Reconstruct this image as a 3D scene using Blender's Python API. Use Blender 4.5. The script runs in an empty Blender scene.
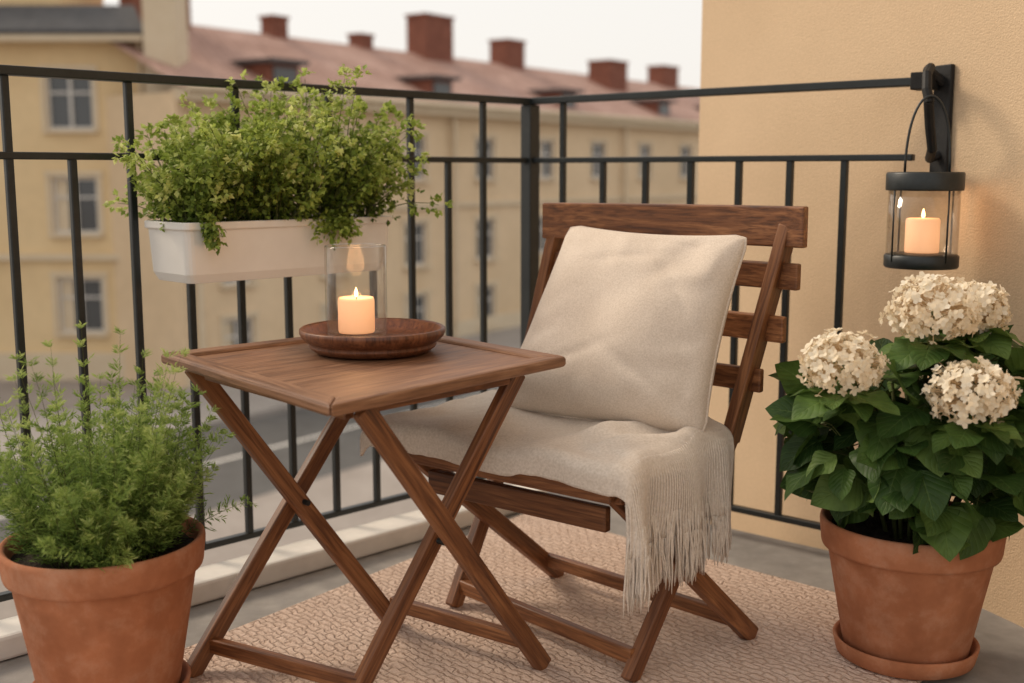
import bpy, math, random
from mathutils import Vector, Matrix, noise
R=random.Random(7)
V=Vector
scn=bpy.context.scene
COL=scn.collection
# ------------------------------------------------------------------ materials
def newmat(name):
    m=bpy.data.materials.new(name); m.use_nodes=True
    nt=m.node_tree; b=nt.nodes['Principled BSDF']
    return m,nt,b
def N(nt,t,**k):
    n=nt.nodes.new(t)
    for a,v in k.items():
        if a in n.inputs: n.inputs[a].default_value=v
        else: setattr(n,a,v)
    return n
def ramp(nt,stops):
    r=nt.nodes.new('ShaderNodeValToRGB'); e=r.color_ramp.elements
    while len(e)<len(stops): e.new(0.5)
    for i,(p,c) in enumerate(stops):
        e[i].position=p; e[i].color=(*c,1)
    return r
def coords(nt,scale=(1,1,1),kind='Object',rnd=False):
    tc=nt.nodes.new('ShaderNodeTexCoord'); mp=nt.nodes.new('ShaderNodeMapping')
    mp.inputs['Scale'].default_value=scale
    nt.links.new(tc.outputs[kind],mp.inputs['Vector'])
    if rnd:
        oi=nt.nodes.new('ShaderNodeObjectInfo'); cb=nt.nodes.new('ShaderNodeVectorMath'); cb.operation='SCALE'
        cb.inputs[0].default_value=(31,17,53)
        nt.links.new(oi.outputs['Random'],cb.inputs['Scale']); nt.links.new(cb.outputs[0],mp.inputs['Location'])
    return mp
def surf(name,c1,c2,scale=6,rough=.7,bscale=120,bstr=.2,bdist=.002,kind='Object',det=5,spec=.3,c3=None,s2=40,mix2=.3,stretch=(1,1,1),pale=None):
    m,nt,b=newmat(name); L=nt.links
    mp=coords(nt,stretch,kind)
    n=N(nt,'ShaderNodeTexNoise',Scale=scale,Detail=det,Roughness=.6); L.new(mp.outputs[0],n.inputs['Vector'])
    st=[(.3,c1),(.7,c2)] if c3 is None else [(.28,c1),(.55,c2),(.75,c3)]
    r=ramp(nt,st); L.new(n.outputs['Fac'],r.inputs[0])
    n2=N(nt,'ShaderNodeTexNoise',Scale=s2,Detail=4); L.new(mp.outputs[0],n2.inputs['Vector'])
    r2=ramp(nt,[(.3,(1-mix2,)*3),(.7,(1,1,1))]); L.new(n2.outputs['Fac'],r2.inputs[0])
    mx=N(nt,'ShaderNodeMix',data_type='RGBA',blend_type='MULTIPLY'); mx.inputs[0].default_value=1
    L.new(r.outputs[0],mx.inputs[6]); L.new(r2.outputs[0],mx.inputs[7]); col=mx.outputs[2]
    if pale:
        n4=N(nt,'ShaderNodeTexNoise',Scale=14,Detail=9,Roughness=.75); L.new(mp.outputs[0],n4.inputs['Vector'])
        r4=ramp(nt,[(.50,(0,0,0)),(.80,(.45,.45,.45))]); L.new(n4.outputs['Fac'],r4.inputs[0])
        m4=N(nt,'ShaderNodeMix',data_type='RGBA'); L.new(r4.outputs[0],m4.inputs[0]); L.new(col,m4.inputs[6]); m4.inputs[7].default_value=(*pale,1); col=m4.outputs[2]
    L.new(col,b.inputs['Base Color'])
    b.inputs['Roughness'].default_value=rough; b.inputs['Specular IOR Level'].default_value=spec
    n3=N(nt,'ShaderNodeTexNoise',Scale=bscale,Detail=3); L.new(mp.outputs[0],n3.inputs['Vector'])
    bp=N(nt,'ShaderNodeBump',Strength=bstr,Distance=bdist); L.new(n3.outputs['Fac'],bp.inputs['Height']); L.new(bp.outputs[0],b.inputs['Normal'])
    return m
def wood(name,dark,mid,light,rough=.45,var=.19,contrast=.9):
    m,nt,b=newmat(name); L=nt.links
    mp=coords(nt,(26,26,2.2),'Object',True)
    n=N(nt,'ShaderNodeTexNoise',Scale=1.6,Detail=7,Roughness=.66,Distortion=1.3); L.new(mp.outputs[0],n.inputs['Vector'])
    r=ramp(nt,[(.30,dark),(.5,mid),(.68,light)]); L.new(n.outputs['Fac'],r.inputs[0])
    mp2=coords(nt,(150,150,5),'Object',True)
    n2=N(nt,'ShaderNodeTexNoise',Scale=1.5,Detail=4); L.new(mp2.outputs[0],n2.inputs['Vector'])
    r2=ramp(nt,[(.34,(.5,.44,.40)),(.52,(1,1,1))]); L.new(n2.outputs['Fac'],r2.inputs[0])
    mx=N(nt,'ShaderNodeMix',data_type='RGBA',blend_type='MULTIPLY'); mx.inputs[0].default_value=contrast
    L.new(r.outputs[0],mx.inputs[6]); L.new(r2.outputs[0],mx.inputs[7])
    mp3=coords(nt,(5,5,1.6),'Object',True); n3=N(nt,'ShaderNodeTexNoise',Scale=1.5,Detail=5); L.new(mp3.outputs[0],n3.inputs['Vector'])
    r3=ramp(nt,[(.3,(.76,.72,.70)),(.65,(1.0,1.0,1.0))]); L.new(n3.outputs['Fac'],r3.inputs[0])
    mx3=N(nt,'ShaderNodeMix',data_type='RGBA',blend_type='MULTIPLY'); mx3.inputs[0].default_value=1
    L.new(mx.outputs[2],mx3.inputs[6]); L.new(r3.outputs[0],mx3.inputs[7])
    oi=nt.nodes.new('ShaderNodeObjectInfo'); hs=nt.nodes.new('ShaderNodeHueSaturation')
    mr=N(nt,'ShaderNodeMapRange'); mr.inputs['To Min'].default_value=1-var; mr.inputs['To Max'].default_value=1+var
    L.new(oi.outputs['Random'],mr.inputs['Value']); L.new(mr.outputs[0],hs.inputs['Value']); L.new(mx3.outputs[2],hs.inputs['Color'])
    L.new(hs.outputs[0],b.inputs['Base Color'])
    rr=N(nt,'ShaderNodeMapRange'); rr.inputs['To Min'].default_value=rough-.08; rr.inputs['To Max'].default_value=rough+.18
    L.new(n.outputs['Fac'],rr.inputs['Value']); L.new(rr.outputs[0],b.inputs['Roughness'])
    bp=N(nt,'ShaderNodeBump',Strength=.4,Distance=.0015); L.new(n2.outputs['Fac'],bp.inputs['Height']); L.new(bp.outputs[0],b.inputs['Normal'])
    return m
def leafmat(name,cols,trans=.3,rough=.5,veins=False,spec=.3):
    m,nt,b=newmat(name); L=nt.links
    at=N(nt,'ShaderNodeAttribute',attribute_name='var')
    r=ramp(nt,cols); L.new(at.outputs['Fac'],r.inputs[0])
    col=r.outputs[0]
    b.inputs['Roughness'].default_value=rough; b.inputs['Specular IOR Level'].default_value=spec
    if veins:
        uv=N(nt,'ShaderNodeUVMap',uv_map='UVMap'); sx=nt.nodes.new('ShaderNodeSeparateXYZ'); L.new(uv.outputs[0],sx.inputs[0])
        def M(op,a,bv=None,link=None):
            q=nt.nodes.new('ShaderNodeMath'); q.operation=op; L.new(a,q.inputs[0])
            if link is not None: L.new(link,q.inputs[1])
            elif bv is not None: q.inputs[1].default_value=bv
            return q.outputs[0]
        au=M('ABSOLUTE',sx.outputs['X'])
        ph=M('SUBTRACT',sx.outputs['Y'],link=M('MULTIPLY',au,.35))
        s=M('SINE',M('MULTIPLY',ph,22)); s=M('POWER',M('ABSOLUTE',s),.5)
        mid=M('MINIMUM',M('MULTIPLY',au,14),1.0)
        h=M('MULTIPLY',s,link=mid)
        rv=ramp(nt,[(0,(1.0,1.0,1.0)),(.45,(0,0,0))]); L.new(h,rv.inputs[0])
        mx=N(nt,'ShaderNodeMix',data_type='RGBA'); L.new(M('MULTIPLY',rv.outputs[0],.38),mx.inputs[0]); L.new(col,mx.inputs[6]); mx.inputs[7].default_value=(.20,.30,.09,1)
        mo=N(nt,'ShaderNodeTexNoise',Scale=25,Detail=4); mp=coords(nt); L.new(mp.outputs[0],mo.inputs['Vector'])
        rm=ramp(nt,[(.35,(.65,.68,.6)),(.65,(1.1,1.08,1.0))]); L.new(mo.outputs['Fac'],rm.inputs[0])
        mm=N(nt,'ShaderNodeMix',data_type='RGBA',blend_type='MULTIPLY'); mm.inputs[0].default_value=1; L.new(mx.outputs[2],mm.inputs[6]); L.new(rm.outputs[0],mm.inputs[7])
        col=mm.outputs[2]
        bp=N(nt,'ShaderNodeBump',Strength=.5,Distance=.002); L.new(h,bp.inputs['Height']); L.new(bp.outputs[0],b.inputs['Normal'])
    L.new(col,b.inputs['Base Color'])
    t=nt.nodes.new('ShaderNodeBsdfTranslucent'); L.new(col,t.inputs[0])
    ms=nt.nodes.new('ShaderNodeMixShader'); ms.inputs[0].default_value=trans
    L.new(b.outputs[0],ms.inputs[1]); L.new(t.outputs[0],ms.inputs[2]); L.new(ms.outputs[0],nt.nodes['Material Output'].inputs[0])
    return m
def glassmat(name,tint=(1,1,1),base=.04,k=.5):
    m=bpy.data.materials.new(name); m.use_nodes=True; nt=m.node_tree; nt.nodes.clear(); L=nt.links
    o=nt.nodes.new('ShaderNodeOutputMaterial'); t=nt.nodes.new('ShaderNodeBsdfTransparent'); t.inputs[0].default_value=(*tint,1)
    g=nt.nodes.new('ShaderNodeBsdfGlossy'); g.inputs['Roughness'].default_value=.08
    lw=nt.nodes.new('ShaderNodeLayerWeight'); lw.inputs['Blend'].default_value=.18
    mr=nt.nodes.new('ShaderNodeMapRange'); mr.inputs['To Min'].default_value=base; mr.inputs['To Max'].default_value=k
    L.new(lw.outputs['Facing'],mr.inputs['Value'])
    ms=nt.nodes.new('ShaderNodeMixShader'); L.new(mr.outputs[0],ms.inputs[0]); L.new(t.outputs[0],ms.inputs[1]); L.new(g.outputs[0],ms.inputs[2]); L.new(ms.outputs[0],o.inputs[0])
    return m
def emis(name,base,ec,es,rough=.5):
    m,nt,b=newmat(name); b.inputs['Base Color'].default_value=(*base,1); b.inputs['Roughness'].default_value=rough
    b.inputs['Emission Color'].default_value=(*ec,1); b.inputs['Emission Strength'].default_value=es
    return m

M_wood=wood('teak_wood',(.085,.028,.011),(.225,.085,.030),(.38,.165,.064))
M_woodtop=wood('teak_top',(.15,.068,.033),(.27,.132,.068),(.38,.21,.118),.48,.05,.75)
M_tray=wood('tray_wood',(.07,.024,.010),(.17,.060,.025),(.26,.105,.046),.38)
M_iron=surf('black_iron',(.008,.012,.013),(.016,.021,.022),20,.42,260,.25,.0008,spec=.5,s2=90)
M_plaster=surf('ochre_plaster',(.60,.435,.275),(.70,.515,.335),1.3,.92,210,.6,.0035,s2=110,mix2=.10)
M_conc=surf('balcony_concrete',(.27,.25,.23),(.40,.37,.34),3,.85,150,.3,.002,s2=25,mix2=.2)
M_kerb=surf('painted_kerb',(.74,.70,.64),(.83,.79,.73),5,.6,80,.2,.002,s2=18,mix2=.12)
M_terra=surf('terracotta',(.34,.118,.05),(.46,.178,.085),7,.85,140,.3,.0015,s2=22,mix2=.2,c3=(.53,.235,.13),pale=(.56,.34,.23))
M_soil=surf('potting_soil',(.02,.013,.008),(.05,.033,.02),30,.95,60,1,.01)
M_white=surf('white_enamel',(.76,.72,.67),(.82,.79,.75),5,.38,40,.05,.001,s2=14,mix2=.05,spec=.5)
M_wax=emis('candle_wax',(.9,.64,.45),(1,.46,.21),.66)
M_flame=emis('candle_flame',(1,.7,.4),(1,.6,.25),7)
M_glass=glassmat('clear_glass',(.97,.96,.94),.004,.75)
M_stem=surf('plant_stem',(.08,.10,.025),(.13,.15,.045),30,.7)
M_strap=surf('black_strap',(.012,.011,.011),(.02,.02,.02),20,.6)
def fabric(name,c1,c2,weave=900,bstr=.35,rough=.95):
    m,nt,b=newmat(name); L=nt.links
    mp=coords(nt,(1,1,1),'Object')
    n=N(nt,'ShaderNodeTexNoise',Scale=9,Detail=5); L.new(mp.outputs[0],n.inputs['Vector'])
    r=ramp(nt,[(.3,c1),(.7,c2)]); L.new(n.outputs['Fac'],r.inputs[0])
    n2=N(nt,'ShaderNodeTexNoise',Scale=weave*.35,Detail=3); L.new(mp.outputs[0],n2.inputs['Vector'])
    r2=ramp(nt,[(.3,(.82,.80,.77)),(.65,(1,1,1))]); L.new(n2.outputs['Fac'],r2.inputs[0])
    mx=N(nt,'ShaderNodeMix',data_type='RGBA',blend_type='MULTIPLY'); mx.inputs[0].default_value=1
    L.new(r.outputs[0],mx.inputs[6]); L.new(r2.outputs[0],mx.inputs[7]); L.new(mx.outputs[2],b.inputs['Base Color'])
    b.inputs['Roughness'].default_value=rough; b.inputs['Specular IOR Level'].default_value=.1
    b.inputs['Sheen Weight'].default_value=.2
    bp=N(nt,'ShaderNodeBump',Strength=bstr,Distance=.0012); L.new(n2.outputs['Fac'],bp.inputs['Height']); L.new(bp.outputs[0],b.inputs['Normal'])
    return m
M_cush=fabric('cushion_linen',(.67,.57,.475),(.73,.63,.535))
M_throw=fabric('throw_wool',(.68,.59,.50),(.76,.67,.58),600,.6)

# ------------------------------------------------------------------ geometry helpers
def mkobj(name,verts,faces,mats,mi=None,var=None,smooth=False,uv=None):
    me=bpy.data.meshes.new(name); me.from_pydata([tuple(v) for v in verts],[],faces); me.update()
    for m in (mats if isinstance(mats,(list,tuple)) else [mats]): me.materials.append(m)
    if mi: me.polygons.foreach_set('material_index',mi)
    if var:
        a=me.attributes.new('var','FLOAT','FACE'); a.data.foreach_set('value',var)
    if uv:
        ul=me.uv_layers.new(name='UVMap')
        flat=[]
        for p in me.polygons:
            for vi in p.vertices: flat.extend(uv[vi])
        ul.data.foreach_set('uv',flat)
    if smooth: me.polygons.foreach_set('use_smooth',[True]*len(me.polygons))
    o=bpy.data.objects.new(name,me); COL.objects.link(o); return o
def empty(name,loc=(0,0,0)):
    e=bpy.data.objects.new(name,None); e.location=loc; e.empty_display_size=.1; COL.objects.link(e); return e
def par(o,e):
    o.parent=e; o.matrix_parent_inverse=Matrix.Translation(e.location).inverted(); return o
def bevel(o,w=.003,s=2):
    b=o.modifiers.new('bev','BEVEL'); b.width=w; b.segments=s; b.limit_method='ANGLE'; b.angle_limit=math.radians(40); return o
class Acc:
    def __init__(s): s.v=[];s.f=[];s.m=[];s.a=[];s.uv=[]
    def add(s,vs,fs,m=0,a=.5,uv=None):
        k=len(s.v); s.v.extend(vs)
        for f in fs: s.f.append(tuple(i+k for i in f)); s.m.append(m); s.a.append(a)
        s.uv.extend(uv if uv else [(0,0)]*len(vs))
    def box(s,c,ax,ay,az,hx,hy,hz,m=0,a=.5):
        c=V(c);ax=V(ax);ay=V(ay);az=V(az)
        vs=[c+ax*hx*i+ay*hy*j+az*hz*k for i in(-1,1) for j in(-1,1) for k in(-1,1)]
        s.add(vs,[(0,1,3,2),(4,6,7,5),(0,4,5,1),(2,3,7,6),(0,2,6,4),(1,5,7,3)],m,a)
    def tube(s,pts,rad,n=6,m=0,a=.5,cap=True):
        pts=[V(p) for p in pts]; k=len(pts); vs=[];fs=[]
        rads=rad if isinstance(rad,(list,tuple)) else [rad]*k
        up=None
        for i,p in enumerate(pts):
            d=(pts[min(i+1,k-1)]-pts[max(i-1,0)]).normalized()
            if up is None: up=d.orthogonal().normalized()
            up=(up-d*up.dot(d)).normalized(); w=d.cross(up)
            for j in range(n):
                t=2*math.pi*j/n; vs.append(p+(up*math.cos(t)+w*math.sin(t))*rads[i])
        for i in range(k-1):
            for j in range(n):
                fs.append((i*n+j,i*n+(j+1)%n,(i+1)*n+(j+1)%n,(i+1)*n+j))
        if cap: fs.append(tuple(range(n-1,-1,-1))); fs.append(tuple((k-1)*n+j for j in range(n)))
        s.add(vs,fs,m,a)
    def build(s,name,mats,smooth=False,uv=False):
        return mkobj(name,s.v,s.f,mats,s.m,s.a,smooth,s.uv if uv else None)
def beam(name,p0,p1,w,t,tdir,mat,bev=.003,bow=0,bowdir=None,seg=1,parent=None,taper=1):
    p0=V(p0);p1=V(p1); z=(p1-p0); Lh=z.length; z.normalize()
    y=V(tdir); y=(y-z*y.dot(z)).normalized(); x=y.cross(z)
    vs=[];fs=[]
    for i in range(seg+1):
        u=i/seg; b=bow*4*u*(1-u); ww=w*(1+(taper-1)*u)
        for sx,sy in((-1,-1),(1,-1),(1,1),(-1,1)):
            vs.append(V((sx*ww/2, sy*t/2-b, u*Lh)))
    for i in range(seg):
        for j in range(4): fs.append((i*4+j,i*4+(j+1)%4,(i+1)*4+(j+1)%4,(i+1)*4+j))
    fs.append((3,2,1,0)); k=seg*4; fs.append((k,k+1,k+2,k+3))
    o=mkobj(name,vs,fs,mat)
    Mx=Matrix((x,y,z)).transposed().to_4x4(); Mx.translation=p0
    if parent: o.parent=parent; o.matrix_parent_inverse=Matrix.Translation(parent.location).inverted()
    o.matrix_basis=Mx
    bevel(o,bev,3); return o
def prism(name,pts,z0,z1,d,mat,bev=.002,parent=None):
    z=V((d[0],d[1],0)).normalized(); y=V((0,0,1)); x=y.cross(z)
    Mx=Matrix((x,y,z)).transposed().to_4x4(); Mx.translation=V((pts[0][0],pts[0][1],z0)); iv=Mx.inverted()
    n=len(pts); vs=[iv@V((p[0],p[1],z0)) for p in pts]+[iv@V((p[0],p[1],z1)) for p in pts]
    area=sum(pts[i][0]*pts[(i+1)%n][1]-pts[(i+1)%n][0]*pts[i][1] for i in range(n))
    fs=[tuple(range(n-1,-1,-1)),tuple(range(n,2*n))]+[(i,(i+1)%n,(i+1)%n+n,i+n) for i in range(n)]
    if area<0: fs=[f[::-1] for f in fs]
    o=mkobj(name,vs,fs,mat)
    if parent: o.parent=parent; o.matrix_parent_inverse=Matrix.Translation(parent.location).inverted()
    o.matrix_basis=Mx
    if bev: bevel(o,bev)
    return o
def lathe(name,prof,mat,loc,n=64,smooth=True,parent=None,wob=0):
    vs=[];fs=[]
    for r,z in prof:
        for j in range(n):
            t=2*math.pi*j/n; rr=r*(1+wob*noise.noise(V((math.cos(t)*1.5,math.sin(t)*1.5,z*6))))
            vs.append(V((rr*math.cos(t),rr*math.sin(t),z)))
    for i in range(len(prof)-1):
        for j in range(n): fs.append((i*n+j,i*n+(j+1)%n,(i+1)*n+(j+1)%n,(i+1)*n+j))
    if prof[0][0]>1e-4: fs.append(tuple(range(n-1,-1,-1)))
    o=mkobj(name,vs,fs,mat,smooth=smooth)
    if parent: o.parent=parent; o.matrix_parent_inverse=Matrix.Translation(parent.location).inverted()
    o.location=loc
    return o

# ------------------------------------------------------------------ balcony geometry
RA=V((-1.06,2.44)); RC=V((.055,3.53)); RB=V((.97,2.755))
dL=(RC-RA).normalized(); dR=(RB-RC).normalized()
nL=V((dL.y,-dL.x)); nR=V((-dR.y*-1,dR.x*-1)); 
if nR.dot(V((0,-1)))<0: nR=-nR
if nL.dot(V((0,-1)))<0: nL=-nL
def up3(p,z): return V((p[0],p[1],z))
o_corner=RC+V((0,.10)); o_left=RA-dL*2.6-nL*.07; o_right=RB+dR*.35-nR*.07
slab=[(-2.2,-1.0),(2.4,-1.0),(1.69,1.0),(o_right.x,o_right.y),(o_corner.x,o_corner.y),(o_left.x,o_left.y)]
fl=prism('balcony_floor',slab,-.22,0,(0,1),M_conc,.004)
k0=RA-dL*1.9+nL*.045; k1=RC+nL*.045-dL*.07; k2=k1+nL*.105; k3=k0+nL*.105
prism('balcony_kerb',[k0,k1,k2,k3],.002,.055,dL,M_kerb,.008)
rail=empty('balcony_railing',(RC.x,RC.y,0))
def rbeam(nm,a,b,w,t,td): return beam(nm,a,b,w,t,td,M_iron,.003,parent=rail)
Lend=RA-dL*1.9
ZT,ZM,ZB=1.208,1.033,.085
UP=(0,0,1)
rbeam('top_rail_a',up3(Lend,ZT),up3(RC+dL*.012,ZT),.034,.020,UP)
rbeam('top_rail_b',up3(RC,ZT+.0008),up3(RB+dR*.02,ZT+.0008),.034,.020,UP)
for nm,z in(('mid_rail',ZM),('bottom_rail',ZB)):
    rbeam(nm+'_a',up3(Lend,z),up3(RC-dL*.018,z),.022,.016,UP)
    rbeam(nm+'_b',up3(RC+dR*.018,z),up3(RB-dR*.02,z),.022,.016,UP)
rbeam('corner_post',up3(RC,0),up3(RC,ZT-.0105),.042,.042,(dL.x,dL.y,0))
for k in range(-0,24):
    t=.875-k*.0872; p=RA+(RC-RA)*t
    if t<-1.15: break
    top=ZT-.009 if k%2==0 else ZM-.007
    rbeam('bar',up3(p,ZB+.007),up3(p,top),.017,.017,(dL.x,dL.y,0))
for k in range(7):
    t=.105+k*.1225; p=RC+(RB-RC)*t
    top=ZT-.009 if k==0 else ZM-.007
    rbeam('bar',up3(p,ZB+.007),up3(p,top),.017,.017,(dR.x,dR.y,0))
wd=V((-.40,1.03)).normalized(); W1=V((1.02,2.72)); We=W1+wd*1.15; Ws=W1-wd*5.0
wn=V((wd.y,-wd.x))
if wn.x<0: wn=-wn
wp=[Ws,We,We+wn*4,Ws+wn*4]
prism('house_wall',[tuple(p) for p in wp],-5,7,wd,M_plaster,.01)

# rug
def rugmat():
    m,nt,b=newmat('woven_rug'); L=nt.links
    mp=coords(nt,(1,1,1),'Object')
    n=N(nt,'ShaderNodeTexNoise',Scale=4,Detail=6,Roughness=.65); L.new(mp.outputs[0],n.inputs['Vector'])
    r=ramp(nt,[(.3,(.74,.565,.46)),(.7,(.83,.66,.555))]); L.new(n.outputs['Fac'],r.inputs[0])
    nd=N(nt,'ShaderNodeTexNoise',Scale=30,Detail=4); L.new(mp.outputs[0],nd.inputs['Vector'])
    sc=nt.nodes.new('ShaderNodeVectorMath'); sc.operation='MULTIPLY_ADD'; L.new(nd.outputs['Color'],sc.inputs[0]); sc.inputs[1].default_value=(.034,.034,.034); L.new(mp.outputs[0],sc.inputs[2])
    sx=nt.nodes.new('ShaderNodeSeparateXYZ'); L.new(sc.outputs[0],sx.inputs[0]); cx=nt.nodes.new('ShaderNodeCombineXYZ')
    L.new(sx.outputs['Z'],cx.inputs['X']); L.new(sx.outputs['X'],cx.inputs['Y'])
    bk=N(nt,'ShaderNodeTexBrick',Scale=1.0); bk.inputs['Brick Width'].default_value=.038; bk.inputs['Row Height'].default_value=.017
    bk.inputs['Mortar Size'].default_value=.0045; bk.inputs['Mortar Smooth'].default_value=1.0
    bk.inputs['Color1'].default_value=(1,1,1,1); bk.inputs['Color2'].default_value=(.92,.91,.90,1); bk.inputs['Mortar'].default_value=(.80,.76,.73,1)
    L.new(cx.outputs[0],bk.inputs['Vector'])
    n2=N(nt,'ShaderNodeTexNoise',Scale=150,Detail=4); L.new(mp.outputs[0],n2.inputs['Vector'])
    r2=ramp(nt,[(.3,(.82,.79,.77)),(.7,(1,1,1))]); L.new(n2.outputs['Fac'],r2.inputs[0])
    mx=N(nt,'ShaderNodeMix',data_type='RGBA',blend_type='MULTIPLY'); mx.inputs[0].default_value=1
    L.new(r.outputs[0],mx.inputs[6]); L.new(bk.outputs['Color'],mx.inputs[7])
    m2=N(nt,'ShaderNodeMix',data_type='RGBA',blend_type='MULTIPLY'); m2.inputs[0].default_value=1
    L.new(mx.outputs[2],m2.inputs[6]); L.new(r2.outputs[0],m2.inputs[7]); L.new(m2.outputs[2],b.inputs['Base Color'])
    b.inputs['Roughness'].default_value=.95; b.inputs['Specular IOR Level'].default_value=.1
    ad=nt.nodes.new('ShaderNodeMath'); ad.operation='MULTIPLY_ADD'; L.new(bk.outputs['Fac'],ad.inputs[0]); ad.inputs[1].default_value=-1.0
    q=nt.nodes.new('ShaderNodeMath'); q.operation='MULTIPLY'; L.new(n2.outputs['Fac'],q.inputs[0]); q.inputs[1].default_value=1.1; L.new(q.outputs[0],ad.inputs[2])
    bp=N(nt,'ShaderNodeBump',Strength=.75,Distance=.005); L.new(ad.outputs[0],bp.inputs['Height']); L.new(bp.outputs[0],b.inputs['Normal'])
    return m
M_rug=rugmat()
P1=V((.05,3.27));P2=V((1.0,2.40));P4=P1+V((-.60,-.80))*1.9;P3=P2+V((-.60,-.80))*1.9
prism('woven_rug',[tuple(P1),tuple(P2),tuple(P3),tuple(P4)],.002,.014,(-.69,.76),M_rug,.005)

# ------------------------------------------------------------------ folding table
TB=empty('folding_table',(-.29,2.2,0))
HT=.64
tL=V((-.707,2.28));tF=V((-.284,1.76));tR=V((.1085,2.24));tK=V((-.283,2.69))
def bil(u,v): return (tL*(1-u)+tK*u)*(1-v)+(tF*(1-u)+tR*u)*v
fw=.075
def quad(u0,u1,v0,v1): return [tuple(bil(u0,v0)),tuple(bil(u1,v0)),tuple(bil(u1,v1)),tuple(bil(u0,v1))]
dU=(tR-tF); dV=(tF-tL)
def mitre(pts,d,nm): prism(nm,[tuple(bil(*q)) for q in pts],HT-.022,HT,d,M_woodtop,.006,TB)
g_=.0008
mitre([(g_,0),(1-g_,0),(1-fw-g_,fw),(fw+g_,fw)],dU,'frame_board_1')
mitre([(g_,1),(1-g_,1),(1-fw-g_,1-fw),(fw+g_,1-fw)],dU,'frame_board_2')
mitre([(0,g_),(0,1-g_),(fw,1-fw-g_),(fw,fw+g_)],dV,'frame_board_3')
mitre([(1,g_),(1,1-g_),(1-fw,1-fw-g_),(1-fw,fw+g_)],dV,'frame_board_4')
e=.001; np_=3
for i in range(np_):
    a=fw+.001+(1-2*fw-.002)*i/np_; b=fw+.001+(1-2*fw-.002)*(i+1)/np_-.0006
    prism('panel_board_%d'%(i+1),quad(fw+e,1-fw-e,a,b),HT-.020,HT-.007,dU,M_woodtop,.0006,TB)
Z1=HT-.024
nf=V((-dU.y,dU.x)).normalized(); nf3=(nf.x,nf.y,0)
def leg(nm,a,b,off=0): 
    a=V(a);b=V(b)
    if off: a=a+V(nf3)*off; b=b+V(nf3)*off
    beam(nm,a,b,.038,.021,nf3,M_wood,.004,parent=TB)
leg('leg_1',(-.63,2.26,Z1),(-.245,2.40,.014),.012)
leg('leg_2',(-.30,2.585,Z1),(-.645,2.155,.014),-.012)
leg('leg_3',(-.255,1.855,Z1),(.055,2.205,.014),-.012)
leg('leg_4',(.02,2.19,Z1),(-.295,1.985,.014),.012)
beam('apron_1',(-.60,2.24,Z1-.012),(-.27,1.87,Z1-.012),.022,.02,(1,1,0),M_wood,.003,parent=TB)
beam('apron_2',(-.29,2.56,Z1-.012),(.01,2.2,Z1-.012),.022,.02,(1,1,0),M_wood,.003,parent=TB)
beam('apron_3',(-.60,2.29,Z1-.011),(-.33,2.56,Z1-.011),.02,.02,nf3,M_wood,.003,parent=TB)
beam('apron_4',(-.24,1.92,Z1-.011),(-.01,2.18,Z1-.011),.02,.02,nf3,M_wood,.003,parent=TB)
beam('stretcher_1',(-.26,2.385,.075),(.025,2.18,.075),.03,.02,(1,1,0),M_wood,.003,parent=TB)
beam('stretcher_2',(-.61,2.19,.065),(-.28,2.005,.065),.03,.02,(1,1,0),M_wood,.003,parent=TB)
ac=Acc()
for c in((-.448,2.345,.315),(-.115,2.06,.315)):
    ac.tube([V(c)-V(nf3)*.03,V(c)+V(nf3)*.03],.006,10)
par(ac.build('pivot_bolts',[M_iron]),TB)

HP_=HT-.007
TC=V((-.285,2.335)); ty=empty('wooden_tray',(TC.x,TC.y,HP_))
lathe('dish',[(0,0),(.098,0),(.118,.004),(.128,.012),(.131,.017),(.127,.021),(.134,.024),(.145,.034),(.149,.042),(.149,.049),(.145,.052),(.138,.048),(.128,.034),(.112,.027),(0,.026)],M_tray,(TC.x,TC.y,HP_+.0005),parent=ty,wob=.006)
gx,gy=-.320,2.35; gz=HP_+.0275
gh=empty('glass_candle_holder',(gx,gy,gz))
lathe('glass_cylinder',[(.050,0),(.059,.003),(.063,.012),(.063,.188),(.0615,.1905),(.060,.188),(.060,.014),(.05,.01),(0,.01)],M_glass,(gx,gy,gz),parent=gh)
lathe('candle',[(.036,.012),(.0375,.016),(.0375,.078),(.035,.084),(.028,.0825),(.012,.079),(0,.078)],M_wax,(gx,gy,gz),parent=gh,wob=.02)
lathe('candle_flame',[(.0001,.084),(.0035,.087),(.004,.092),(.0025,.099),(.0001,.105)],M_flame,(gx,gy,gz),16,parent=gh)
ac=Acc(); ac.tube([(gx,gy,gz+.076),(gx+.001,gy,gz+.088)],.0012,6); par(ac.build('wick',[M_iron]),gh)
def cl(name,loc,p):
    l=bpy.data.lights.new(name,'POINT'); l.energy=p; l.color=(1,.52,.22); l.shadow_soft_size=.02
    o=bpy.data.objects.new(name,l); o.location=loc; COL.objects.link(o); return o
par(cl('candle_glow',(gx,gy,gz+.125),.5),gh)

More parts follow.
